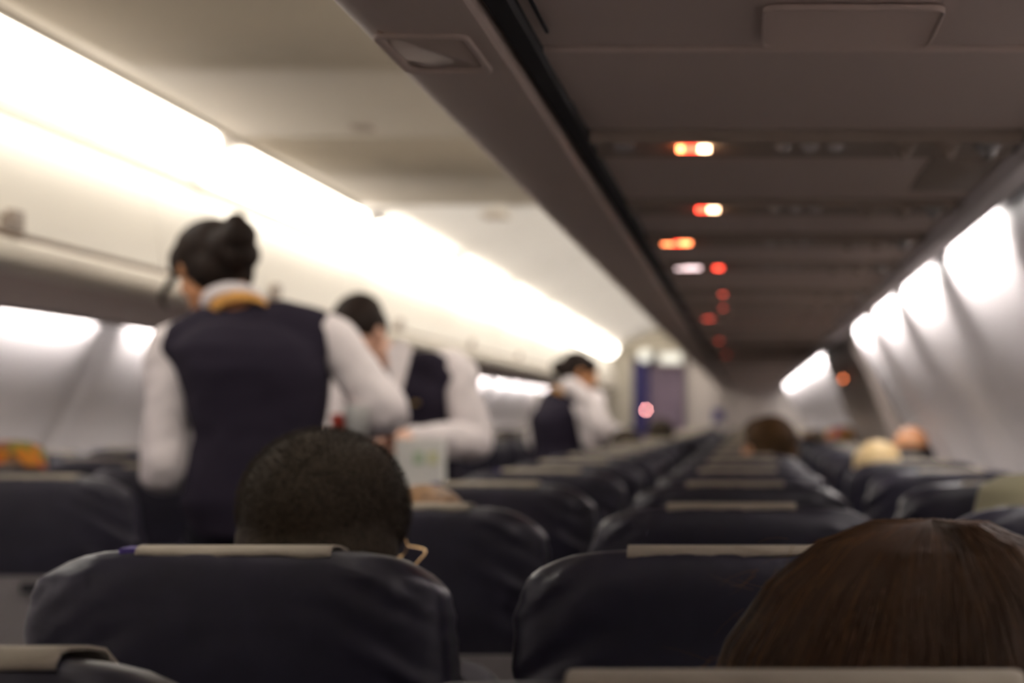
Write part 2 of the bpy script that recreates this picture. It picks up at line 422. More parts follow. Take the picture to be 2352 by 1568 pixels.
# right hand bins: mirrored; only rail and underside show
R_END = YE
for i, y in enumerate(by):
    y1 = min(y+2.07, R_END-.05)
    who = ORD[i]
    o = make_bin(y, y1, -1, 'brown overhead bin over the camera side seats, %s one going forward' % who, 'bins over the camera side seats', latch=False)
def cut(objs, x0, x1, y0, y1, z0, z1):
    """real opening cut into the panel geometry, kept as plain mesh"""
    k = MB().box(x0, x1, y0, y1, z0, z1).build('tmp', M['dark'], smooth=False)
    bpy.context.view_layer.update()
    for o in objs:
        md = o.modifiers.new('b', 'BOOLEAN'); md.operation = 'DIFFERENCE'; md.object = k; md.solver = 'EXACT'
        dg = bpy.context.evaluated_depsgraph_get(); n = bpy.data.meshes.new_from_object(o.evaluated_get(dg))
        o.modifiers.clear(); o.data = n
    bpy.data.objects.remove(k)
rb = [o for o in bpy.data.objects if o.parent and o.parent.get('group') == 'bins over the camera side seats' and abs(o.parent.location.y-1.585) < .1]
cut([o for o in rb if o.name.split('.')[0] in ('underside', 'shell', 'handrail')], -.342, -.262, 1.468, 1.612, CAMZ+.33, CAMZ+.40)
def recess(yc, xc, parent):
    hx, hy = .042, .075
    L = parent.location
    def rr(hx, hy, z, r=.012, dy=0):
        pts = []
        for (sx, sy, a0) in ((1, 1, 0), (-1, 1, 90), (-1, -1, 180), (1, -1, 270)):
            for k in range(5):
                a = math.radians(a0+k*22.5); pts.append((xc+sx*(hx-r)+r*math.cos(a)-L.x, yc+dy+sy*(hy-r)+r*math.sin(a)-L.y, CAMZ+.3515+z-L.z))
        return pts
    m = MB(); m.rings([rr(hx+.003, hy+.003, .001), rr(hx+.002, hy+.002, -.003), rr(hx, hy, -.0035), rr(hx-.004, hy-.003, -.001), rr(hx-.005, hy-.004, .003)], cap=False)
    o = m.build('recess_rim', M['bin_under'], parent)
    m = MB(); m.rings([rr(hx-.005, hy-.004, .002), rr(hx-.012, hy-.016, .030), rr(hx-.016, hy-.022, .046)], cap=True)
    m.build('finger_recess', M['bin_under'], parent)['label'] = 'sunken finger recess'
recess(1.54, -.302, rb[0].parent)

# service panel channel over the seats ----------------------------
PZ = CAMZ+.37
def psu_shell(side):
    sx = (lambda x: x) if side > 0 else mir
    nm = ('trim_4', 'trim_5', 'trim_6') if side > 0 else ('trim_7', 'trim_8', 'trim_9')
    b = MB().box(min(sx(-.26), sx(.56)), max(sx(-.26), sx(.56)), Y0, YE, PZ+.07, PZ+.08).build(nm[0], M['dark'], smooth=False); tag(b, kind='structure')
    pr = [(.37, PZ+.004), (.374, PZ-.010), (.386, PZ-.017), (.415, PZ-.012), (.438, PZ-.004), (.446, PZ+.008), (.444, PZ+.028), (.43, PZ+.04), (.375, PZ+.04)]
    pr = [(sx(x), z) for x, z in pr]
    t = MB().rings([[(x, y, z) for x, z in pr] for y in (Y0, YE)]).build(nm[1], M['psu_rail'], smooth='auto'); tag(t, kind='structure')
psu_shell(1); psu_shell(-1)
# filler panels with steps between; each lies above the seats as a lift-off panel
edges = [-.9, -.1, .5, 1.10, 1.606, 1.868]
us = [2.14, 2.77, 3.30, 3.85, 4.67, 5.26, 5.82, 6.6, 7.5, 8.3, 9.2, 10.2, 11.3, 12.5, 13.8, 15.2, 16.8, 18.6]
fill = []
prev = 1.868
for i in range(len(edges)-1): fill.append((edges[i], edges[i+1]))
fill.append((1.868, us[0]-.07))
for i, u in enumerate(us):
    nx = us[i+1]-.07 if i+1 < len(us) else YE
    a = u+.09; midp = (a+nx)/2
    if nx-a > .5: fill += [(a, midp), (midp, nx)]
    else: fill.append((a, nx))
for i, (a, b_) in enumerate(fill):
    st = .004 if i % 2 else 0
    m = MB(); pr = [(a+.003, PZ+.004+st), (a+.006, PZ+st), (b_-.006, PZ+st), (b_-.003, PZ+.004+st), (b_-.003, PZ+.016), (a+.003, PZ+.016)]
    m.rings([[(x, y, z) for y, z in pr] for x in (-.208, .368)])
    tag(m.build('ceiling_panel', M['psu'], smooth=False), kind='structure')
# left side simple panels
for i in range(10):
    a = 1.2+2.0*i
    m = MB().box(mir(.368), mir(-.212), a+.004, a+1.996, PZ, PZ+.016); tag(m.build('ceiling_panel', M['psu'], smooth=False), kind='structure')
pr = [(-.232, PZ-.004), (-.229, PZ-.008), (-.210, PZ-.006), (-.206, PZ-.002), (-.206, PZ+.02), (-.232, PZ+.02)]
t = MB().rings([[(x, y, z) for x, z in pr] for y in (Y0, YE)]).build('gap_shade', M['dark'], smooth='auto'); tag(t, kind='structure')  # black strip filling the gap beside the bins, stands in for its shade
# groove in the near panel (hinge slot)
m = MB().box(-.1935, -.1905, 1.30, 1.53, PZ-.0012, PZ+.002).build('trim_10', M['dark'], smooth=False); tag(m, kind='structure')

def cyl(mb, c, r, z0, z1, n=20, mi=0):
    mb.rings([[(c[0]+r*math.cos(2*math.pi*j/n), c[1]+r*math.sin(2*math.pi*j/n), z) for j in range(n)] for z in (z0, z1)], mi=mi); return mb
def dome(mb, c, r, z, d, n=20):
    rows = [[(c[0]+r*math.cos(a)*math.cos(2*math.pi*j/n), c[1]+r*math.cos(a)*math.sin(2*math.pi*j/n), z-d*math.sin(a)) for j in range(n)] for a in (0, .35, .7, 1.05, 1.35)]
    return mb.rings(rows)
# lamps of a unit: list of (x, half width, material, part name, label)
lampset = {
 0: [(-.089, .008, 'amber', 'call_light', 'glowing pale red light'), (-.075, .015, 'red', 'belt_light', 'glowing red light'), (-.058, .012, 'warm', 'sign_light', 'glowing orange white light')],
 1: [(-.078, .013, 'red', 'belt_light', 'glowing red light'), (-.058, .012, 'warm', 'sign_light', 'glowing orange light')],
 2: [(-.163, .017, 'amber', 'sign_light', 'glowing orange light'), (-.146, .012, 'red', 'belt_light', 'glowing red light'), (-.129, .017, 'amber', 'sign_light', 'glowing orange light')],
 3: [(-.155, .022, 'pale', 'call_light', 'pale pinkish light'), (-.128, .020, 'pale', 'call_light', 'pale pinkish light'), (-.069, .013, 'red', 'belt_light', 'glowing red light')],
 4: [(-.070, .010, 'red_dim', 'belt_light', 'dim red light')],
 5: [(-.078, .007, 'red_dim', 'belt_light', 'dim red light')],
 6: [(-.146, .016, 'red_dim', 'belt_light', 'dim red light'), (-.13, .01, 'red_dim', 'belt_light', 'dim red light')],
 8: [(-.13, .015, 'red_dim', 'belt_light', 'dim red light')],
 10: [(-.118, .012, 'red_dim', 'belt_light', 'dim red light')],
}
unit_lab = ['nearest overhead service unit with red and orange lights and a round chrome air nozzle',
 'service unit with one red and one pale orange light, behind the nearest unit',
 'service unit showing a wide bar of orange and red light',
 'service unit showing a pale pinkish bar beside one round red light',
 'service unit with a single dim red dot just beyond the pinkish bar',
 'service unit with a faint red dot, sixth from the camera',
 'service unit with an orange red blurred light, seventh from the camera']
for i, u in enumerate(us):
    lab = unit_lab[i] if i < len(unit_lab) else 'overhead service unit over the seats, %s from the camera' % ORD[i]
    o = empty('passenger_service_unit', (0, u, PZ), lab, 'overhead service unit', 'overhead service units')
    m = MB(); pr = [(-.068, .012), (-.066, -.004), (-.060, -.012), (-.02, -.003), (.03, -.003), (.070, -.010), (.082, -.004), (.088, .012)]
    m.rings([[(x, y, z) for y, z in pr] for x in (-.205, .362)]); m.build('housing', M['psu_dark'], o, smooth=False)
    far = i > 4
    for (x, hw, mt, nm, lb) in lampset.get(i, []):
        l = MB(); 
        l.rings([[(x+hw*.8*math.cos(2*math.pi*j/20), .012+.008*math.sin(2*math.pi*j/20), z) for j in range(20)] for z in (-.002, -.008, -.012)])
        q = l.build(nm, M[mt], o); q['label'] = lb
    for x in (.05, .085, .12):
        l = MB(); cyl(l, (x, .008), .012, -.001, -.008); dome(l, (x, .008), .009, -.008, .005); l.build('reading_light', M['lens'], o)
    for k, x in enumerate((.21, .27, .325)):
        l = MB(); cyl(l, (x, .0), .017, -.001, -.010); dome(l, (x, 0), .013, -.010, .014); q = l.build('air_nozzle', M['metal'] if k == 2 else M['psu_dark'], o)
        if k == 2: q['label'] = 'chrome air nozzle'
    l = MB(); l.box(-.178, -.150, -.01, .025, -.009, -.002); l.build('speaker_slot', M['lens'] if i == 0 else M['psu_dark'], o, smooth=False)
# speaker grille
o = empty('speaker_grille', (.098, 1.508, PZ), 'ribbed rounded speaker grille set in the panel near the top edge', 'speaker grille')
def rrect(hx, hy, r, z, n=6):
    p = []
    for (sx, sy, a0) in ((1, 1, 0), (-1, 1, 90), (-1, -1, 180), (1, -1, 270)):
        for k in range(n+1):
            a = math.radians(a0+k*90/n); p.append((sx*(hx-r)+r*math.cos(a), sy*(hy-r)+r*math.sin(a), z))
    return p
m = MB().rings([rrect(.083, .074, .015, .002), rrect(.083, .074, .015, -.003), rrect(.0815, .0725, .014, -.0035), rrect(.0805, .0715, .013, .0005)], cap=False); m.build('rim', M['psu'], o)
m = MB()
for k in range(34):
    y = -.070+.140*k/33; e = abs(y)-.058
    hx = .080 if e < 0 else .080-.013+math.sqrt(max(0, .013**2-e*e))
    m.rings([[(x, y-.0012, 0), (x, y-.0004, -.0014), (x, y+.0006, -.0014), (x, y+.0014, 0)] for x in (-hx, hx)])
m.build('ribs', M['psu'], o, smooth=False)
# square inset door near the wall rail, and its twin
m = MB(); m.rings([rrect(.05, .16, .01, .004), rrect(.05, .16, .01, -.002), rrect(.048, .158, .009, -.003)]); 
o = m.build('access_panel', M['psu_dark'], None, 'auto', (.313, 2.43, PZ)); tag(o, 'narrow brown access panel set beside the pale side rail', 'access panel')

# wall wash lamps
k = 0
for i, p0 in enumerate(PANELS):
    if p0+1.15 > YE: continue
    for side in (1, -1):
        sx = (lambda x: x) if side > 0 else mir
        a, b_ = p0+.19, p0+.99
        if side > 0 and abs(p0-1.90) < .02: b_ = 2.35
        if i == 0 and side > 0: pass
        lab = 'white lamp washing the wall panel on the camera side, %s lamp going forward' % ORD[k//2] if side > 0 else 'white lamp washing the wall beyond the far seats, %s lamp going forward' % ORD[k//2]
        o = empty('wall_light', (sx(.462), (a+b_)/2, PZ+.034), lab, 'wall light', 'wall lights along the camera side' if side > 0 else 'wall lights along the far side')
        h = (b_-a)/2; o.rotation_euler = (0, -side*math.radians(48), 0)
        MB().rings([rrect(.021, h, .02, .0), rrect(.021, h, .02, -.004), rrect(.016, h-.008, .015, -.007)]).build('diffuser', M['wash'], o)
        MB().box(-.022, .022, -h-.01, h+.01, .0, .006).build('housing', M['grey_plastic'], o, smooth=False)
        k += 1

# windows: frame and closed shade on the bulged wall panels
def wall_pt(z):
    for i in range(len(wall_prof)-1):
        (x0, z0), (x1, z1) = wall_prof[i], wall_prof[i+1]
        if z1 <= z <= z0:
            t = (z0-z)/(z0-z1); return x0+(x1-x0)*t, math.atan2(x1-x0, z0-z1)
wn = 1
for p0 in PANELS:
    if p0 < 1.8 or p0+1.15 > YE-4: continue
    for dy in (.31, .84):
        for side in (1, -1):
            yc = p0+dy; zc = 1.10; x, an = wall_pt(zc)
            x -= .014 
            tag_o = empty('window_%d' % wn, (x if side > 0 else mir(x), yc, zc)); tag_o['kind'] = 'structure'; wn += 1
            an2 = -an*side
            tag_o.rotation_euler = (0, an2, 0)
            def oval(hy, hz, r, xx, n=6):
                return [(xx*-side, a, b) for a, b, _ in rrect(hy, hz, r, 0, n)]
            MB().rings([oval(.150, .205, .09, -.004), oval(.150, .205, .09, .004), oval(.135, .19, .08, .006), oval(.118, .172, .072, -.002)], cap=False).build('window_frame', M['shade'], tag_o)
            MB().rings([oval(.122, .176, .075, -.006), oval(.122, .176, .075, -.001)]).build('window_shade', M['shade'], tag_o)

# ceiling vents and small ceiling fittings
def vent(x, y, hx, hy, z, label, m1, up=0):
    o = empty('ceiling_vent', (x, y, z), label, 'ceiling vent')
    MB().rings([rrect(hx, hy, .008, .006), rrect(hx, hy, .008, -.004), rrect(hx-.008, hy-.008, .006, -.006), rrect(hx-.01, hy-.01, .006, -.001)]).build('frame', M[m1], o, 'auto')
    m = MB()
    for k in range(5):
        yy_ = -hy+.02+(2*hy-.04)*k/4; m.box(-hx+.014, hx-.014, yy_-.004, yy_+.004, -.007, -.003)
    m.build('louvre', M['psu_dark'], o, smooth=False)
vent(-1.19, 4.93, .045, .06, ZC, 'small brown slot vent in the beige ceiling panel', 'psu')
vent(-.93, 6.45, .03, .05, ZC, 'tiny vent near the far edge of the beige ceiling', 'ceil_beige')
vent(-1.45+.05, 8.4, .14, .12, ZC+.165, 'pinkish slotted vent in the bright white ceiling beyond', 'bin_rail')

b = MB().box(-1.74, -.34, YE, YE+.04, ZC-.06, ZC+.26).build('trim_15', M['monument_cream'], smooth=False); tag(b, kind='structure')
# far end: monuments, curtain, exit sign
b = MB().box(mir(.80), -1.50, YE+.045, YE+.9, 0, ZC-.07).build('galley_cabinet', M['monument_cream'], smooth=False); tag(b, 'cream galley wall beside the far purple curtain', 'galley cabinet')
b = MB().box(-.80, -.22, YE+.045, YE+.9, 0, ZC-.07).build('galley_cabinet', M['monument'], smooth=False); tag(b, 'tall pale closet beside the purple curtain at the aisle end', 'galley cabinet')
b = MB().box(-.21, .80, YE+.045, YE+.9, 0, ZC-.07).build('galley_cabinet', M['monument'], smooth=False); tag(b, 'pale wide partition closing off the camera side seats far ahead', 'galley cabinet')
m = MB(); m.box(-.45, -.30, YE+.034, YE+.045, 1.20, 1.36); tag(m.build('wall_notice', M['curtain_blue'], smooth=False), 'small blue notice on the pale far closet', 'notice')
def curtain(x0, x1, y, z0, z1, m1, label, name='curtain'):
    m = MB(); N = 60; rows = []
    for zz in (z0, (z0+z1)/2, z1):
        rows.append([(x0+(x1-x0)*j/N, y+.022*math.sin(j*.9)*(1.1-.2*(zz-z0)), zz) for j in range(N+1)])
    m.rings(rows, cap=False, closed=False); o = m.build(name, m1); solid(o, .004); return tag(o, label, 'curtain')
curtain(-1.28, -.82, YE-.04, .03, ZC-.22, M['curtain'], 'grey purple curtain drawn across the far end of the aisle')
curtain(-1.50, -1.29, YE-.07, .03, ZC-.14, M['curtain_blue'], 'narrow indigo curtain hanging beside the grey purple curtain')
o = empty('exit_sign', (-1.0, YE-.12, ZC-.13), 'pale lit sign box over the far curtain', 'sign')
MB().box(-.16, .16, -.02, .03, -.075, .075).build('casing', M['monument_cream'], o, smooth=False)
MB().box(-.14, .14, -.025, -.021, -.06, .06).build('sign_face', M['sign'], o, smooth=False)
o = empty('dome_lamp', (-1.33, YE-.2, ZC-.1), 'round pale lamp on the wall left of the sign', 'lamp')
MB().ellipsoid((0, 0, 0), (.085, .05, .085)).build('lens', M['sign'], o)
MB().box(-.02, .02, 0, .2, -.02, .02).build('bracket', M['metal'], o, smooth=False)
# small indicator lamps far ahead
def indicator(x, y, z, m_, label, r=.006):
    o = empty('indicator_lamp', (x, y, z), label, 'indicator light')
    MB().ellipsoid((0, 0, 0), (r, r, r), nu=10, nv=8).build('bulb', m_, o)
    MB().box(-.02, .02, .003, .02, -.02, .02).build('backing', M['grey_plastic'], o, smooth=False)
indicator(-1.323, YE-.11, CAMZ+.092, M['pink'], 'pink pinpoint light in front of the far indigo curtain', .011)
indicator(.60, 9.3, CAMZ+.255, M['amber'], 'small orange light on the brown pillar between the wall panels', .012)
indicator(.545, 9.0, CAMZ+.215, M['amber'], 'faint pink light beside the orange light on the brown pillar', .008)
# pillar in the door zone of the camera side
m = MB(); m.rings([[(.50, y, CAMZ+.40), (.53, y, CAMZ+.30), (.58, y, CAMZ+.22), (.80, y, .9), (.80, y, 0), (.95, y, 0), (.95, y, CAMZ+.40)] for y in (7.75, 10.45)])
b = m.build('trim_11', M['wall_joint'], smooth=False); tag(b, kind='structure')

# ---------------------------------------------------------------- seats
W_PROF = [(0, .10, .012), (.0015, .125, .022), (.005, .148, .032), (.010, .163, .040), (.018, .178, .046), (.030, .192, .051), (.046, .2005, .055), (.07, .205, .058), (.11, .207, .060), (.17, .208, .060), (.26, .206, .056), (.38, .204, .052), (.52, .200, .050), (.60, .198, .045)]
TOP = 1.129
def seat_back(name, parent, wide=1.0, seed=0, fine=True):
    rows = []; n = 88 if fine else 40
    prof = W_PROF
    if fine:
        prof = []
        for i in range(len(W_PROF)-1):
            a, b_ = W_PROF[i], W_PROF[i+1]; st = max(1, int((b_[0]-a[0])/.006))
            for k in range(st): prof.append(tuple(a[q]+(b_[q]-a[q])*k/st for q in range(3)))
        prof.append(W_PROF[-1])
    mb = MB(); rr = []
    for d, a, bq in prof:
        z = TOP-d; cy = .060-(.060-bq)*.5*max(0, 1-d/.12)+d*.16
        q = []
        for j in range(n):
            t = 2*math.pi*j/n; ca, sa = math.cos(t), math.sin(t); p = 4.0 if abs(d) > .02 else 3.2
            x = a*wide*math.copysign(abs(ca)**(2/p), ca); y = bq*math.copysign(abs(sa)**(2/p), sa)
            v = Vector((x, cy+y, z-(cy+y-.02)*.15*max(0, 1-d/.15)))
            if fine:
                # leather creases: finer near the shoulders, long diagonal drags on the back
                e = min(1, max(0, (abs(x)-.07)/.10))
                k = noise.noise(Vector((x*9+seed, y*6, z*12)))*.004
                dg_ = (z*1.0-x*(.75 if x < 0 else -.6))
                k += noise.noise(Vector((dg_*42+seed*3, x*5, 3.1)))*.0075*e*min(1, d/.03)
                k += noise.noise(Vector((x*70, z*70+seed, y*40)))*.0024*max(0, 1-abs(d-.03)/.05)*e
                v += Vector((ca*.6, sa, .35 if d < .03 else 0)).normalized()*k
            q.append(v)
        rr.append(q)
    mb.rings(rr); return mb.build(name, M['leather'], parent)
def top_profile(x, wide):
    """height drop of the seat top at this x"""
    a = abs(x)/wide; last = 0
    for i in range(len(W_PROF)-1):
        if W_PROF[i][1] <= a <= W_PROF[i+1][1]:
            return W_PROF[i][0]+(W_PROF[i+1][0]-W_PROF[i][0])*(a-W_PROF[i][1])/(W_PROF[i+1][1]-W_PROF[i][1])
    return 0
def cover_part(parent, x0, x1, seed):
    mb = MB(); rows = []; N = 36
    for i in range(N+1):
        x = x0+(x1-x0)*i/N; wv = .0022*math.sin(i*.30+seed)+.0012*math.sin(i*.7+seed*2)
        path = [(.016, TOP-.0065+wv*.5), (.018, TOP-.002+wv*.4), (.024, TOP+.0018), (.034, TOP+.0022), (.06, TOP-.001), (.085, TOP-.006), (.104, TOP-.018), (.121, TOP-.04), (.132, TOP-.08), (.139, TOP-.14), (.148, TOP-.20), (.158, TOP-.25)]
        rows.append([(x, y, z) for y, z in path])
    mb.rings(rows, cap=False, closed=False); o = mb.build('headrest_cover', M['cover'], parent)
    solid(o, .0025)
    return o
def make_seat(fine=True, wide=1.0, seed=0, cov=(-.09, .10), lower=True, extra_arm=False):
    o = empty('airliner_chair', (0, 0, 0))
    seat_back('backrest', o, wide, seed, fine)
    cover_part(o, cov[0], cov[1], seed)
    if seed == 1:
        MB().box(-.108, -.090, .019, .05, TOP-.006, TOP+.001).build('velcro_strip', M['velcro'], o, smooth=False)
    m = MB(); m.stack([(0, .36, .30, .19, .21), (0, .36, .33, .212, .235), (0, .36, .42, .214, .238), (0, .365, .455, .205, .232), (0, .37, .47, .17, .20)], n=40, p=5); m.build('seat_cushion', M['leather'], o)
    if lower:
        def lean(y, z): return y+(TOP-z)*.16
        m = MB(); m.rings([[(x, lean(y, z), z) for x, y, z in ((-.2, -.012, zz), (.2, -.012, zz), (.205, .02, zz), (-.205, .02, zz))] for zz in (.66, .905)]); m.build('tray_table', M['grey_plastic'], o, smooth=False)
        t = [x for x in bpy.data.objects if x.parent == o and x.name.startswith('tray_table')][-1]
        m = MB(); m.box(-.02, .02, lean(-.028, .89), lean(-.010, .89), .87, .893); m.build('tray_latch', M['dark'], t, smooth=False)
        m = MB(); m.rings([[(x, lean(y, z), z) for x, y, z in ((-.18, -.022, zz), (.18, -.022, zz), (.19, .02, zz), (-.19, .02, zz))] for zz in (.36, .45, .64)]); m.build('magazine_pocket', M['cloth_grey'], o, smooth=False)
        for ax in ([-.2475] + ([.2475] if extra_arm else [])):
            m = MB(); m.rings([rrect2(ax, .34, .021, .19, z) for z in (.615, .622, .655, .66)]); m.build('armrest', M['dark'], o, 'auto')
    if 1:
        for lx in (-.14, .14):
            m = MB(); m.tube([(lx, .22, .32), (lx, .16, .02)], [.018, .018], n=10); m.tube([(lx, .50, .32), (lx, .56, .02)], [.018, .018], n=10); m.tube([(lx, .13, .02), (lx, .60, .02)], [.016, .016], n=10)
            m.build('leg', M['metal'], o)
    return o
def rrect2(cx, cy, hx, hy, z): return [(cx+x, cy+y, z) for x, y, _ in rrect(hx, hy, hx*.8, 0, 4)]
COLR = [(-.012, 'middle'), (-.512, 'aisle'), (.502, 'window')]
COLL = [(-1.585, 'aisle'), (-2.08, 'middle'), (-2.58, 'window')]
NR = 25
def place(o, x, y, lab, grp):
    o.location = (x, y, 0); tag(o, lab, 'seat', grp)
P_mid = make_seat(True, 1.09, 5, (-.106, .085)); P_ais = make_seat(True, 1.035, 1, (-.091, .102)); P_win = make_seat(True, 1.0, 9, (-.075, .085), extra_arm=True)
P_row0 = make_seat(True, 1.09, 6, (-.078, .15))
P_cor = make_seat(True, 1.035, 2, (-.09, .135))
P_far = make_seat(False, 1.02, 3, (-.10, .10)); P_low = make_seat(False, 1.02, 4, (-.095, .095), lower=False)
used = set()
def inst(P):
    if id(P) not in used: used.add(id(P)); return P
    return copy_tree(P)
def rowname(k):
    return {-1: 'row touching the bottom edge', 0: 'nearest full row'}.get(k, '%s row ahead' % ORD[k])
for k in range(-1, NR):
    y = 1.55+.78*k-(.005 if k < 0 else 0)
    if y > YE-.8: break
    for x, nm in COLR:
        if k == -1 and nm == 'window': continue
        if k > 3: P = P_far if k < 8 else P_low
        else: P = {'middle': P_mid, 'aisle': P_ais, 'window': P_win}[nm]
        if k == -1: P = P_row0 if nm == 'middle' else P_cor
        o = inst(P)
        if k == 0 and nm == 'middle': lab = 'navy leather seat back partly covered by long brown hair, cream headrest cloth'
        elif k == 0 and nm == 'aisle': lab = 'large navy leather seat back in front of the close-cropped dark head'
        elif k == -1: lab = 'navy seat top %s at the bottom edge of the photo' % ('below the brown-haired head' if nm == 'middle' else 'with cream cloth in the corner')
        else: lab = 'dark navy %s seat on the camera side of the aisle, %s' % (nm, rowname(k))
        place(o, x, y+(.085 if k == -1 and nm == 'aisle' else 0), lab, 'seats on the camera side of the aisle')
        o.scale = (1.04 if k >= 4 and nm == 'middle' else 1, 1, 1)
YL = 3.50
for k in range(0, NR):
    y = YL+.78*k
    if y > YE-.8: break
    for x, nm in COLL:
        if (k == 0 and nm == 'window'): continue
        P = P_far if k < 4 else P_low
        if k == 0: P = P_ais
        o = inst(P)
        lab = 'dark navy %s seat across the aisle, %s' % (nm, 'large one at the frame edge' if k == 0 and nm == 'aisle' else '%s row from the camera' % ORD[k])
        place(o, x, y, lab, 'seats across the aisle'); o.scale = (1, 1, 1)

# ---------------------------------------------------------------- people
def rot(yaw=0, pitch=0, roll=0):
    """yaw about z (0 = facing +y, away from the camera; 180 = facing it), pitch = nod down, roll = tilt to its right"""
    return Matrix.Rotation(math.radians(yaw), 3, 'Z') @ Matrix.Rotation(math.radians(-pitch), 3, 'X') @ Matrix.Rotation(math.radians(roll), 3, 'Y')
def head_vol(mb, c, R, s=1.0):
    c = Vector(c)
    def e(p, r, Q=None, **k): mb.ellipsoid(c+R @ (Vector(p)*s), [q*s for q in r], (R @ Q) if Q else R, **k)
    e((0, -.012, .03), (.074, .094, .082)); e((0, .028, .0), (.066, .068, .088)); e((0, .045, -.058), (.046, .045, .045))
    e((0, .02, -.04), (.058, .060, .058)); e((0, .066, -.088), (.022, .020, .018))               # jaw, chin
    e((0, .085, .032), (.045, .018, .012))                                                        # brow
    for q in (-1, 1):
        e((q*.034, .072, -.018), (.022, .018, .022))                                              # cheek
        e((q*.076, -.008, -.002), (.009, .020, .032), Matrix.Rotation(q*.35, 3, 'Z')); e((q*.079, -.006, -.024), (.006, .010, .012))  # ear
        e((q*.030, .088, .010), (.016, .006, .005))
    mb.tube([c+R @ (Vector(p)*s) for p in ((0, .088, .018), (0, .101, -.008), (0, .107, -.022))], [.008*s, .010*s, .012*s], n=10)
    for q in (-1, 1): e((q*.011, .096, -.026), (.008, .010, .007))
    e((0, .088, -.050), (.022, .010, .006)); e((0, .086, -.060), (.020, .010, .007))              # lips
def hand_vol(mb, w, d, n, s=1.0, curl=.5, thumb=1):
    """w wrist, d pointing direction, n palm normal, thumb side +1 / -1"""
    w = Vector(w); d = Vector(d).normalized(); n = Vector(n); n = (n-d*n.dot(d)).normalized(); t = d.cross(n)*thumb
    R = Matrix((t, d, n)).transposed()
    mb.ellipsoid(w+d*.045*s, (.040*s, .054*s, .015*s), R); mb.ellipsoid(w+d*.010*s, (.027*s, .03*s, .018*s), R)
    for i, (off, L) in enumerate(((.030, .070), (.010, .080), (-.010, .074), (-.029, .060))):
        p = w+d*.085*s+t*off*s-(d*.008*s if i in (0, 3) else d*0); a = curl*.35; pts = [p-d*.02*s, p]
        for k, f in enumerate((.45, .30, .25)):
            a += curl*.75 if k else 0; q = d*math.cos(a)+n*math.sin(a); p = p+q*L*f*s; pts.append(p)
        mb.tube(pts, [.0088*s, .0088*s, .0080*s, .0074*s, .0062*s], n=10)
    p = w+d*.022*s+t*.030*s
    pts = [p, p+(d*.6+t*.7+n*.35).normalized()*.034*s]; pts.append(pts[-1]+(d*.85+t*.25+n*.6).normalized()*.028*s); pts.append(pts[-1]+(d*.8+n*.8).normalized()*.02*s)
    mb.tube(pts, [.014*s, .0105*s, .0092*s, .0075*s], n=10)
def eyes(parent, c, R, s=1.0):
    for q in (-1, 1):
        p = Vector(c)+R @ (Vector((q*.030, .078, .012))*s)
        e = MB().ellipsoid(p, (.0115*s, .0115*s, .009*s), R, nu=14, nv=10).build('eye', M['eye'], parent)
        MB().ellipsoid(p+R @ Vector((0, .009*s, 0)), (.0055*s, .0035*s, .0055*s), R, nu=12, nv=8).build('iris', M['iris'], e)
    p = Vector(c)+R @ (Vector((0, .094, -.055))*s)
    MB().ellipsoid(p, (.021*s, .006*s, .008*s), R, nu=14, nv=8).build('lips', M['lip'], parent)
def hair_vol(mb, c, R, s=1.0, thick=.010, low=-.03, front=.055, style=''):
    """cap over the crown, back and sides, leaving the face free"""
    c = Vector(c)
    def e(p, r, **k): mb.ellipsoid(c+R @ (Vector(p)*s), [q*s for q in r], R, **k)
    e((0, -.018, .040), (.074+thick, .088+thick, .075+thick)); e((0, -.045, .0), (.070+thick, .058+thick, .075+thick))
    if front: e((0, .030, .070), (.062+thick, .058, .036+thick))
def trunk(mb, pel, chest, neck, yaw, g=0, sw=.17, belly=1.0, fem=False):
    """pelvis, chest and neck-base centres -> torso volume (g = clothing thickness)"""
    pel, chest, neck = Vector(pel), Vector(chest), Vector(neck); y = math.radians(yaw)
    wst = pel.lerp(chest, .5)
    rows = []
    for c, rx, ry in ((pel-Vector((0, 0, .09)), .13, .10), (pel, .165 if fem else .155, .115), (pel.lerp(wst, .5), .150, .108), (wst, .128 if fem else .14, .10*belly), (wst.lerp(chest, .6), .148, .110), (chest, sw*.93, .118), (chest.lerp(neck, .45), sw*.95, .105), (chest.lerp(neck, .75), sw*.72, .085), (chest.lerp(neck, .95), .075, .065)):
        rows.append((c.x, c.y, c.z, rx+g, ry+g, y))
    mb.stack(rows, n=28, p=2.3)
class Pose: pass
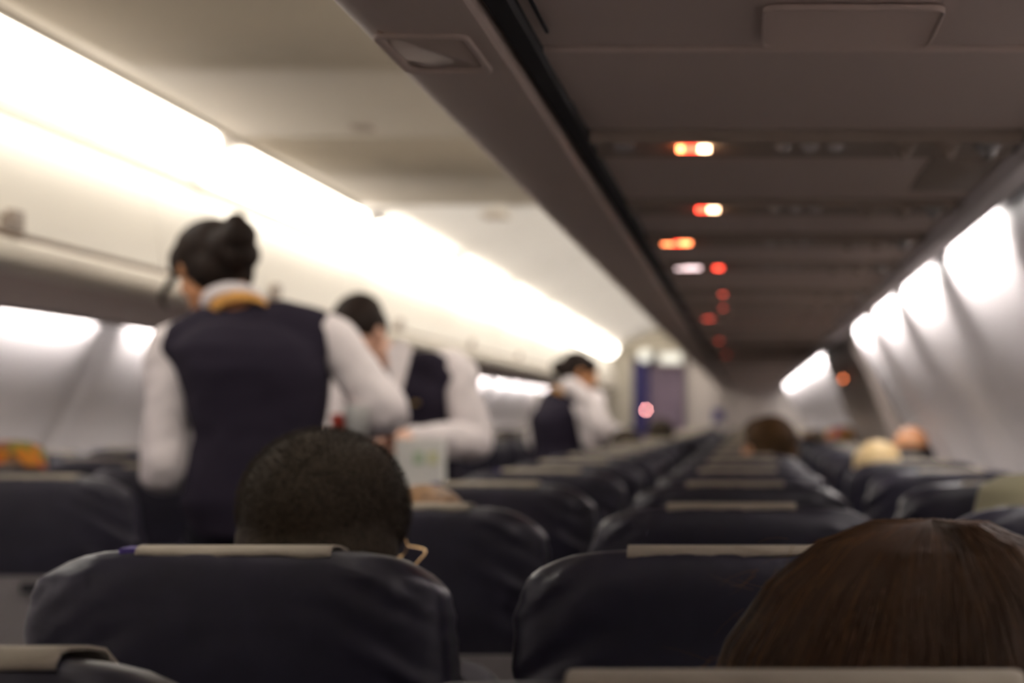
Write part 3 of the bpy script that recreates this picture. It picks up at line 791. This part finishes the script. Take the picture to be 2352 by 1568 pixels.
def standing(label, hc, hR, neck, chest, pel, yaw, sh, el, wr, hands, skin, hair_m, hair_fn, fem, s=1.0, feet_y=None, scarf=True):
    fx, fy = pel[0], pel[1]
    o = empty('person', (fx, fy, 0), label, 'person', 'cabin crew at work in the aisle')
    L = Vector(o.location); T = lambda p: Vector(p)-L
    hc, neck, chest, pel = T(hc), T(neck), T(chest), T(pel); sh = [T(p) for p in sh]; el = [T(p) for p in el]; wr = [T(p) for p in wr]
    yr = math.radians(yaw); rx = Vector((math.cos(yr), math.sin(yr), 0)); fw = Vector((-math.sin(yr), math.cos(yr), 0))
    b = MB(); head_vol(b, hc, hR, s)
    b.tube([neck-Vector((0, 0, .03)), neck.lerp(hc, .4), hc+hR @ Vector((0, -.02, -.02))], [.062*s, .052*s, .054*s])
    trunk(b, pel, chest, neck, yaw, 0, .165*s, fem=fem)
    for i in (0, 1):
        b.tube([neck.lerp(sh[i], .25)+Vector((0, 0, -.02)), sh[i], sh[i].lerp(el[i], .5), el[i], el[i].lerp(wr[i], .35), wr[i]], [.052, .053, .044, .037, .036, .024])
        d, n, cu, th = hands[i]
        hand_vol(b, wr[i], d, n, .95*s, cu, th)
    hips = [pel+rx*q*.085-Vector((0, 0, .04)) for q in (-1, 1)]; kn = [h*1.0 for h in hips]
    for q, h in zip((-1, 1), hips):
        k_ = Vector((h.x, h.y, .48))+fw*.015; an = Vector((h.x, h.y, .08))-fw*.02
        b.tube([h, h.lerp(k_, .5), k_, k_.lerp(an, .35), an], [.088, .072, .053, .052, .034]); b.tube([an-Vector((0, 0, .03))-fw*.02, an-Vector((0, 0, .045))+fw*.13], [.034, .028])
    b.fused('body', skin, o, .0055, 2)
    eyes(o, hc, hR, s)
    hm = MB(); hair_fn(hm, hc, hR, s); hm.fused('hair', hair_m, o, .0045, 3)
    # shirt with full sleeves
    m = MB(); trunk(m, pel+Vector((0, 0, .06)), chest, neck+Vector((0, 0, -.02)), yaw, .008, .166*s, fem=fem)
    for i in (0, 1):
        a, e_, w_ = sh[i], el[i], wr[i]
        m.tube([neck.lerp(a, .3)+Vector((0, 0, -.015)), a, a.lerp(e_, .35), a.lerp(e_, .75), e_, e_.lerp(w_, .3), e_.lerp(w_, .7), e_.lerp(w_, .93)], [.050, .060, .060, .060, .062, .058, .048, .036], n=20)
    m.fused('shirt', M['shirt'], o, .008, 3, .009, (11, 11, 9))
    # waistcoat
    m = MB(); trunk(m, pel+Vector((0, 0, -.02)), chest+Vector((0, 0, .0)), neck+Vector((0, 0, -.01)), yaw, .030, .172*s, fem=fem)
    for i in (0, 1):
        a = sh[i]; q = neck.lerp(a, .80 if i == 0 else .86)
        m.tube([neck.lerp(a, .12)+Vector((0, 0, -.022)), neck.lerp(a, .45)+Vector((0, 0, -.004)), q+Vector((0, 0, -.006))], [.066, .070, .066], n=20)
        m.tube([q+Vector((0, 0, -.02)), chest.lerp(q, .6)+Vector((0, 0, -.03)), chest.lerp(q, .45)+Vector((0, 0, -.10))], [.072, .095, .10], n=20)
    m.ellipsoid(neck+Vector((0, 0, -.03))-fw*.028, (.085, .05, .055))
    vest = m.fused('waistcoat', M['vest'], o, .008, 4, .006, (9, 9, 7))
    # collar / neckerchief
    m = MB(); R0 = Matrix.Rotation(yr, 3, 'Z'); up = (hc-neck).normalized()
    tl = hR.to_quaternion().slerp(R0.to_quaternion(), .6).to_matrix()
    for k, (rad, z, thick, mt, nm) in enumerate(((.070, .045, .016, 'scarf', 'collar'), (.064, .018, .022, 'gold', 'neckerchief'))):
        if nm == 'neckerchief' and not scarf: continue
        mm = MB(); pts = []
        N = 26
        rows = []
        for j in range(N):
            a = 2*math.pi*j/N; dz = -.030*math.sin(a)  # lower in front
            ctr = neck+up*z+tl @ Vector((rad*1.08*math.cos(a), rad*.98*math.sin(a)-.004, dz))
            out = (tl @ Vector((math.cos(a), math.sin(a), 0)))
            rows.append([ctr+out*thick*.5*math.cos(t)*.7+up*thick*1.15*math.sin(t) for t in [2*math.pi*q/8 for q in range(8)]])
        rows.append(rows[0]); mm.rings(rows, cap=False); mm.build(nm, M[mt], o)
    # trousers or skirt, shoes
    m = MB()
    for q, h in zip((-1, 1), hips):
        k_ = Vector((h.x, h.y, .48))+fw*.015; an = Vector((h.x, h.y, .10))-fw*.02
        m.tube([h, h.lerp(k_, .5), k_, an], [.100, .088, .072, .058])
    m.stack([(pel.x, pel.y, pel.z-.12, .15, .11, yr), (pel.x, pel.y, pel.z, .178, .132, yr), (pel.x, pel.y, pel.z+.09, .160, .124, yr)], n=24)
    m.fused('trousers', M['navy'], o, .010, 3, .004)
    for q, h in zip((-1, 1), hips):
        an = Vector((h.x, h.y, .045))-fw*.02
        MB().tube([an-fw*.03, an+fw*.06-Vector((0, 0, .004)), an+fw*.16-Vector((0, 0, .012))], [.042, .040, .030], n=16).build('shoe', M['shoe'], o)
    return o

def P(px, py, y): return Vector(((px-1715)/F*y, y, CAMZ-(py-957)/F*y))
# nearest attendant: back to the camera, head bowed, one elbow lifted
BUN0 = Vector((P(600, 1130, 4.0).x, 4.0, 0))
def bun_hair(m, c, R, s):
    m.ellipsoid(c+R @ Vector((0, -.03, .035)), (.098, .100, .088), R)
    hair_vol(m, c, R, s, .013, front=True)
    m.ellipsoid(c+R @ Vector((0, -.070, -.030)), (.070, .050, .060), R); m.ellipsoid(c+R @ Vector((.068, -.045, -.02)), (.022, .050, .055), R)
    m.ellipsoid(c+R @ Vector((-.055, .035, .045)), (.035, .05, .05), R)
    b = P(550, 540, 3.97)-BUN0; m.ellipsoid(c.lerp(b, .6), (.06, .06, .06))
    m.ellipsoid(b, (.044, .046, .044)); m.ellipsoid(b+Vector((-.008, -.0, .028)), (.030, .030, .030)); m.ellipsoid(b+Vector((.0, .02, -.045)), (.045, .05, .045))
a1 = standing('person with dark bun and navy waistcoat, back turned, standing in the aisle',
    P(484, 622, 4.08), rot(40, 26, 4), P(560, 728, 4.0), P(585, 850, 4.0), P(600, 1130, 4.0), 8,
    [P(392, 800, 4.0), P(752, 772, 4.03)], [P(382, 1075, 3.96), P(888, 945, 4.05)], [P(430, 1075, 4.22), P(835, 978, 4.14)],
    [((.1, 1, -.1), (.2, 0, -1), .6, -1), ((-.9, .1, -.1), (0, .6, -1), 1.2, -1)], M['skin_a'], M['hair_black'], bun_hair, True)
# her loose forelock seen against the bins
L = a1.location
m = MB(); m.tube([P(398, 640, 4.15)-L, P(372, 680, 4.2)-L, P(382, 705, 4.2)-L], [.010, .008, .004], n=8); m.build('hair_lock', M['hair_black'], a1)
# cup and napkin in her hand
cp = P(822, 950, 4.0)
o = empty('paper_cup', cp-Vector((0, 0, .03)), 'white paper cup held at the lifted elbow of the nearest attendant', 'cup')
MB().stack([(0, 0, -.03, .026, .026), (0, 0, .05, .036, .036), (0, 0, .052, .037, .037), (0, 0, .046, .033, .033), (0, 0, -.024, .024, .024)], n=24).build('cup_wall', M['paper_white'], o)
MB().stack([(0, 0, .020, .030, .030), (0, 0, .034, .031, .031)], n=20).build('drink', M['red_plastic'], o)
cp = P(778, 966, 4.02)
o = tag(MB().stack([(0, 0, -.022, .017, .017), (0, 0, .008, .021, .021), (0, 0, .018, .018, .018)], n=16).build('juice_cap', M['red_plastic'], None, loc=cp), 'small red lid between waistcoat and white cup', 'lid')

# second attendant: faces the camera, bent over the trolley
def short_hair(m, c, R, s):
    hair_vol(m, c, R, s, .006, front=True)
a2 = standing('person with short hair in white shirt and navy waistcoat, bowed over a white carton',
    P(822, 762, 4.93), rot(150, 42, -14), P(905, 850, 5.02), P(925, 925, 5.04), P(940, 1170, 5.12), 172,
    [P(1046, 850, 5.0), P(800, 860, 5.02)], [P(1090, 1015, 4.98), P(778, 1010, 5.0)], [P(935, 1005, 4.72), P(880, 985, 4.70)],
    [((-.9, -.35, -.1), (0, .2, -1), .7, 1), ((.7, -.6, -.1), (0, 0, -1), .7, -1)], M['skin_b'], M['hair_black'], short_hair, False, s=.97, scarf=False)
L = a2.location
m = MB(); 
m.rings([[P(x, y_, d)-L for x, y_, d in ((888, 800, 4.90), (925, 780, 4.90), (948, 800, 4.89), (915, 925, 4.86), (905, 930, 4.86))], [P(x, y_, d)-L for x, y_, d in ((888, 800, 4.87), (925, 780, 4.87), (948, 800, 4.86), (915, 925, 4.83), (905, 930, 4.83))]])
m.build('shirt_front', M['shirt'], a2, smooth=False)
MB().box(-.010, .010, -.006, .003, -.006, .006).build('wing_badge', M['brass'], a2, smooth=False, loc=P(955, 925, 4.84)-L)

# third attendant farther down the aisle, turned to the camera's right
def low_bun(m, c, R, s):
    hair_vol(m, c, R, s, .010, front=True); m.ellipsoid(c+R @ Vector((0, -.115, -.005)), (.042, .040, .042), R); m.ellipsoid(c+R @ Vector((0, -.06, -.05)), (.055, .045, .05), R)
a3 = standing('person with tied dark hair and white scarf in profile, farthest of three standing crew',
    P(1328, 860, 8.5), rot(-70, 22, 0), P(1298, 915, 8.5), P(1285, 965, 8.5), P(1285, 1075, 8.5), -50,
    [P(1252, 925, 8.62), P(1340, 945, 8.38)], [P(1235, 1010, 8.66), P(1362, 1010, 8.40)], [P(1290, 1020, 8.75), P(1405, 990, 8.45)],
    [((.8, .5, 0), (0, 0, -1), .6, -1), ((.3, .5, -.7), (0, .3, -1), .6, 1)], M['skin_a'], M['hair_black'], low_bun, True, s=1.0)
L = a3.location
m = MB(); m.tube([P(1358, 930, 8.32)-L, P(1385, 985, 8.3)-L, P(1425, 1000, 8.4)-L], [.065, .065, .05], n=16); m.ellipsoid(P(1372, 925, 8.40)-L, (.05, .05, .07)); m.tube([P(1310, 885, 8.3)-L, P(1345, 915, 8.3)-L], [.045, .05], n=12)
m.fused('scarf_and_sleeve', M['shirt'], a3, .01, 3, .01)

# trolley and box
o = empty('drinks_trolley', (-.985, 4.58, 0), 'grey drinks trolley standing in the aisle between the two crew members', 'trolley')
MB().rings([rrect(.14, .20, .012, z) for z in (.10, .98)]).build('cabinet', M['grey_plastic'], o, 'auto')
MB().rings([rrect(.15, .21, .014, .98), rrect(.15, .21, .014, 1.02), rrect(.145, .205, .012, 1.02), rrect(.145, .205, .012, .995)], cap=False).build('top_tray', M['metal'], o, 'auto')
MB().box(-.143, .143, -.203, .203, .982, .996).build('top_surface', M['grey_plastic'], o, smooth=False)
for x in (-.11, .11):
    for y in (-.16, .16):
        MB().rings([[(x-.012+q, y+.045*math.cos(2*math.pi*j/16), .046+.045*math.sin(2*math.pi*j/16)) for j in range(16)] for q in (0, .024)]).build('wheel', M['dark'], o)
MB().box(-.10, .10, -.222, -.212, .86, .88).build('handle', M['metal'], o, smooth=False)
o = empty('carton', (-.922, 4.50, .997), 'white carton with green and yellow print standing on the drinks trolley', 'box')
o.rotation_euler = (0, 0, .1)
MB().rings([[(x, y, z) for x, y in ((-.065, -.05), (.065, -.05), (.065, .05), (-.065, .05))] for z in (.0, .20)]).build('box_body', M['paper_white'], o, smooth=False)
MB().box(-.015, .012, -.0525, -.0505, .13, .165).build('green_print', M['green_print'], o, smooth=False)
MB().box(.025, .05, -.0525, -.0505, .13, .165).build('yellow_print', M['yellow_print'], o, smooth=False)

# seated passengers ------------------------------------------------
def sitter_vols(s=1.0):
    b = MB(); hc = Vector((0, 0, 0))
    return b
def seated(label, top, R, skin, cloth, hair_m=None, hair_fn=None, s=1.0, vox=.008, hgroup='passengers seated down the cabin', face=True, seat_y=None):
    """top = position of the crown of the head; the body sits below in its seat"""
    hc = Vector(top)-Vector((0, 0, .118*s))
    o = empty('person', (hc.x, hc.y+.02, .47), label, 'person', hgroup); L = Vector(o.location)
    hc = hc-L; nk = Vector((hc.x, 0, hc.z-.15*s)); ch = nk+Vector((0, .02, -.17*s)); pel = Vector((0, .07, .10))
    b = MB(); head_vol(b, hc, R, s); b.tube([nk-Vector((0, 0, .03)), nk.lerp(hc, .5), hc+R @ Vector((0, -.02, -.02))], [.06*s, .052*s, .054*s])
    trunk(b, pel, ch, nk, 0, 0, .15)
    for q in (-1, 1):
        sh = nk+Vector((q*.145, .01, -.06)); e = sh+Vector((q*.005, .05, -.24)); w_ = e+Vector((-q*.07, .20, -.02))
        b.tube([nk+Vector((q*.04, 0, -.03)), sh, sh.lerp(e, .5), e, e.lerp(w_, .4), w_], [.048, .05, .043, .037, .034, .024])
        hand_vol(b, w_, (-q*.3, 1, -.15), (0, 0, -1), .9, .5, -q)
        h = pel+Vector((q*.08, 0, -.02)); kn = Vector((h.x, .42, .07)); an = Vector((h.x, .44, -.36))
        b.tube([h, h.lerp(kn, .5), kn, kn.lerp(an, .4), an], [.085, .074, .054, .050, .036]); b.tube([an+Vector((0, -.02, -.05)), an+Vector((0, .06, -.07))], [.034, .028])
    b.fused('body', skin, o, vox, 2)
    if face: eyes(o, hc, R, s)
    if hair_fn:
        m = MB(); hair_fn(m, hc, R, s); m.fused('hair', hair_m, o, min(vox, .006), 3)
    m = MB(); trunk(m, pel, ch, nk, 0, .014, .155)
    for q in (-1, 1):
        sh = nk+Vector((q*.145, .01, -.06)); e = sh+Vector((q*.005, .05, -.24)); w_ = e+Vector((-q*.07, .20, -.02))
        m.tube([nk+Vector((q*.04, 0, -.035)), sh, sh.lerp(e, .5), e, e.lerp(w_, .5), e.lerp(w_, .9)], [.052, .060, .055, .050, .045, .036])
    m.fused('jumper', cloth, o, .010, 3, .006)
    m = MB()
    for q in (-1, 1):
        h = pel+Vector((q*.08, 0, -.02)); kn = Vector((h.x, .42, .07)); an = Vector((h.x, .44, -.34))
        m.tube([h, h.lerp(kn, .5), kn, kn.lerp(an, .4), an], [.094, .085, .066, .062, .052])
    m.fused('trousers', M['navy'], o, .012, 3)
    for q in (-1, 1): MB().tube([Vector((q*.08, .41, -.427)), Vector((q*.08, .54, -.435))], [.040, .032], n=14).build('shoe', M['shoe'], o)
    return o, hc
def crop(m, c, R, s): hair_vol(m, c, R, s, .008, front=True)
def strands(o, fn, n, name, m, rad=.00035):
    """many fine strands as thin three-sided tubes in one mesh"""
    mb = MB()
    for i in range(n):
        pts = fn(i); rings = []; x = None
        for k, p in enumerate(pts):
            r = rad*(1-.6*k/(len(pts)-1)); d = (pts[min(k+1, len(pts)-1)]-pts[max(k-1, 0)]).normalized(); x = (d.orthogonal() if x is None else x-d*x.dot(d)).normalized(); y = d.cross(x)
            rings.append([p+x*r, p+(-x*.5+y*.866)*r, p+(-x*.5-y*.866)*r])
        mb.rings(rings, cap=False)
    q = mb.build(name, m, o); q['kind'] = 'stuff'; return q

# close-cropped head over the near aisle seat
def big_crop(m, c, R, s):
    def e(p, r): m.ellipsoid(c+R @ (Vector(p)*s), [q*s for q in r], R, nu=40, nv=28)
    e((.004, -.014, .032), (.088, .102, .087)); e((.006, -.030, -.01), (.089, .084, .085)); e((.0, -.03, -.06), (.086, .074, .085)); e((.030, -.02, .05), (.058, .08, .062))
top = Vector(((742-1715)/F*1.78, 1.79, CAMZ-.016))
o, hc = seated('person with close-cropped dark hair, back of the head above the near seat', top, rot(-12, 2, 4), M['skin_d'], M['cloth_grey'], M['hair_short'], big_crop, 1.0, .004, 'passengers in the near rows')
R0 = rot(-12, 2, 4)
def fuzz(i):
    while True:
        d = Vector((random.gauss(0, 1), random.gauss(0, 1), random.gauss(0, 1))).normalized()
        if d.z > -.95 and d.y < .7: break
    p = hc+R0 @ Vector((.004+d.x*.088, -.014+d.y*.102, .032+d.z*.087)); q = R0 @ d
    dr = (q+Vector((random.uniform(-.5, .5), random.uniform(-.5, .5), random.uniform(-.6, .2)))).normalized()
    return [p-q*.001, p+dr*.004, p+dr*.007]
strands(o, fuzz, 9000, 'hair_stubble', M['hair_short'], .0003)
# spectacles: one temple and hinge show beside the head
m = MB(); m.tube([hc+Vector((.093, -.03, -.050)), hc+Vector((.099, .01, -.034)), hc+Vector((.101, .060, -.022)), hc+Vector((.071, .105, -.02))], [.0012]*4, n=8)
m.tube([hc+Vector((.093, -.03, -.050)), hc+Vector((.094, -.045, -.062)), hc+Vector((.090, -.05, -.074))], [.0012]*3, n=8)
m.tube([hc+Vector((-.085, .02, -.040)), hc+Vector((-.080, .085, -.030)), hc+Vector((-.061, .105, -.02))], [.0012]*3, n=8)
m.tube([hc+Vector((-.011, .105, -.018)), hc+Vector((.021, .105, -.018))], [.0012]*2, n=6)
for cx in (-.035, .045):
    m.tube([hc+Vector((cx+.025*math.cos(a/12*2*math.pi), .105, -.02+.018*math.sin(a/12*2*math.pi))) for a in range(13)], [.0011]*13, n=6)
m.build('spectacles', M['gold_frame'], o)
tag(o, 'person with close-cropped dark hair, back of the head above the near seat')

# long-haired head in the corner
def long_hair(m, c, R, s):
    def e(p, r, n=30): m.ellipsoid(c+Vector(p), r, None, nu=n, nv=20)
    e((-.006, -.005, .030), (.088, .104, .085)); e((.070, .01, .026), (.078, .09, .088))
    m.ellipsoid(c+Vector((.02, 0, -.04)), (.09, .08, .15)); m.ellipsoid(c+Vector((.04, 0, .03)), (.07, .07, .08))
    m.stack([(.022, -.0, .114, .02, .02), (.022, 0, .104, .045, .045), (.022, 0, .086, .070, .062), (.020, 0, .066, .088, .074), (.016, 0, .03, .108, .086), (.012, 0, -.02, .124, .092), (.008, 0, -.08, .138, .090), (.004, 0, -.15, .144, .082), (0, 0, -.22, .140, .07), (0, 0, -.26, .12, .05)], n=40, p=2.0)
top = Vector((.090, .965, CAMZ-.066))
o, hc = seated('person with long brown hair, head filling the lower corner in front of the middle seat', top, rot(-15, 10, 6), M['skin_b'], M['cloth_grey'], M['hair_brown'], long_hair, 1.0, .004, 'passengers in the near rows')
def lh(i):
    a = random.uniform(0, 2*math.pi); part = Vector((.0, -.01+.03*random.gauss(0, 1), .118))
    ax = math.cos(a); ay = math.sin(a); spread = random.uniform(.95, 1.03)
    prof = [(0, .117, 0), (.035, .1155, 0), (.064, .104, 0), (.090, .080, 0), (.112, .044, 0), (.127, -.005, 0), (.141, -.07, 0), (.151, -.14, 0), (.150, -.21, 0)]
    tw = random.gauss(0, .13)+.10*math.sin(a*9); pts = []; ln = random.randint(7, 9)
    bump = 1+.018*math.sin(a*13)+.012*math.sin(a*31+1)
    for k, (r, z, _) in enumerate(prof[:ln]):
        aa = a+tw*k/8; rr = r*spread*(bump if k > 2 else 1)
        sh = .022-.014*k/8
        pts.append(hc+Vector((sh+rr*math.cos(aa), -.006+rr*(.97 if k < 3 else .97-.045*(k-2))*math.sin(aa), z+.0008*random.gauss(0, 1)+(.003 if spread > 1 else 0))))
    return pts
M['strand_a'] = mat('brown strand', (.060, .030, .014), .5, spec=.3); M['strand_b'] = mat('golden brown strand', (.13, .06, .018), .5, spec=.3)
strands(o, lh, 9000, 'hair_strands', M['strand_a'], .0006)
strands(o, lh, 700, 'hair_strands', M['strand_b'], .0004)['label'] = 'lighter golden brown strands'
def lh_left(i):
    while True:
        q = lh(i)
        if q[5].x < hc.x-.09: return q
strands(o, lh_left, 500, 'hair_strands', M['strand_b'], .0005)['label'] = 'golden strands along one side'
def fly(i):
    a = random.uniform(math.pi*.75, math.pi*1.25) if i % 2 else random.uniform(0, math.pi*2)
    z = random.uniform(-.15, .11); r = .08+.075*min(1, (.119-z)/.15)
    p = hc+Vector((.008+r*math.cos(a), -.006+r*.85*math.sin(a), z)); d = Vector((math.cos(a)*.6, math.sin(a)*.6, random.uniform(-1, .5))).normalized()
    t = Vector((random.gauss(0, 1), random.gauss(0, 1), random.gauss(0, 1))).normalized()
    return [p, p+d*.008+t*.001, p+d*.016+t*.004, p+d*.022+t*.009]
strands(o, fly, 150, 'stray_hair', M['strand_b'], .00022)

# other passengers
def loose(m, c, R, s):
    hair_vol(m, c, R, s, .014, front=True); m.ellipsoid(c+Vector((0, -.03, -.07)), (.09, .075, .11))
def bald_fringe(m, c, R, s):
    m.ellipsoid(c+R @ Vector((0, -.045, -.012)), (.085, .058, .045), R); m.ellipsoid(c+R @ Vector((0, -.02, -.02)), (.083, .06, .022), R)
def hat(o, hc, m, R, brim=True, name='hat', s=1.0):
    q = MB(); q.stack([(0, -.01, .005, .094, .108), (0, -.01, .06, .092, .105), (0, -.01, .105, .082, .092), (0, -.01, .122, .05, .06), (0, -.01, .126, .01, .01)], n=30)
    if brim: q.stack([(0, 0, -.004, .135, .150), (0, 0, .004, .130, .145), (0, -.005, .014, .096, .11)], n=30)
    q.v = [tuple(hc+R @ (Vector(v)*s)) for v in q.v]; return q.fused(name, m, o, .006, 2)
def at(px, py, y): return P(px, py, y)
o, h = seated('person with light brown hair just above the second aisle seat, beside the close-cropped head', at(972, 1116, 2.50), rot(20, 0, 0), M['skin_a'], M['cloth_blue'], M['hair_light'], crop, .92)
o, h = seated('person wearing an olive hat, low in the window seat at the frame edge', at(2368, 1106, 2.50), rot(0, 0, 0), M['skin_a'], M['cloth_grey'], M['hair_light'], crop, .95); hat(o, h, M['olive'], rot(0, 0, 0), True)
o, h = seated('person with tousled chestnut hair rising over the middle seats ahead', at(1762, 958, 5.64), rot(35, 0, 5), M['skin_a'], M['cloth_red'], M['hair_mid'], loose, 1.05)
o, h = seated('person with blond hair in the window column, below the bald head', at(2013, 1016, 4.87), rot(10, 12, 0), M['skin_a'], M['cloth_blue'], M['hair_blond'], crop, .90)
o, h = seated('person with a bald reddish crown close to the side wall panels', at(2092, 978, 6.45), rot(15, 20, 0), M['skin_a'], M['cloth_grey'], M['hair_black'], bald_fringe, 1.0)
o, h = seated('person with pale skin and cropped hair, left of the rainbow knit hat', at(1868, 983, 10.4), rot(150, 0, 0), M['skin_b'], M['cloth_grey'], M['hair_light'], crop, 1.0)
o, h = seated('person in a rainbow knit hat with an orange-brown face, far window seat', at(1930, 982, 9.6), rot(160, 0, 0), M['skin_a'], M['cloth_red'], M['hair_light'], crop, 1.0); hat(o, h, M['rainbow'], rot(160, 0, 0), False)
o, h = seated('person with dark hair in an aisle seat right of the farthest attendant', at(1437, 984, 8.0), rot(0, 0, 0), M['skin_a'], M['cloth_grey'], M['hair_short'], crop, 1.05)
o, h = seated('person with dark hair in front of the far purple curtain', at(1518, 962, 9.62), rot(0, 0, 0), M['skin_a'], M['cloth_grey'], M['hair_short'], crop, 1.05)
o, h = seated('person with black hair across the aisle, behind the attendant facing the camera', at(1163, 985, 9.95), rot(0, 0, 0), M['skin_a'], M['cloth_grey'], M['hair_black'], crop, 1.05)
o, h = seated('person in a red and orange patterned knit hat across the aisle at the frame edge', at(28, 1018, 4.53), rot(20, 0, 0), M['skin_a'], M['cloth_grey'], M['hair_black'], crop, 1.0); hat(o, h, M['knit'], rot(20, 0, 0), False)
bpy.context.view_layer.update()
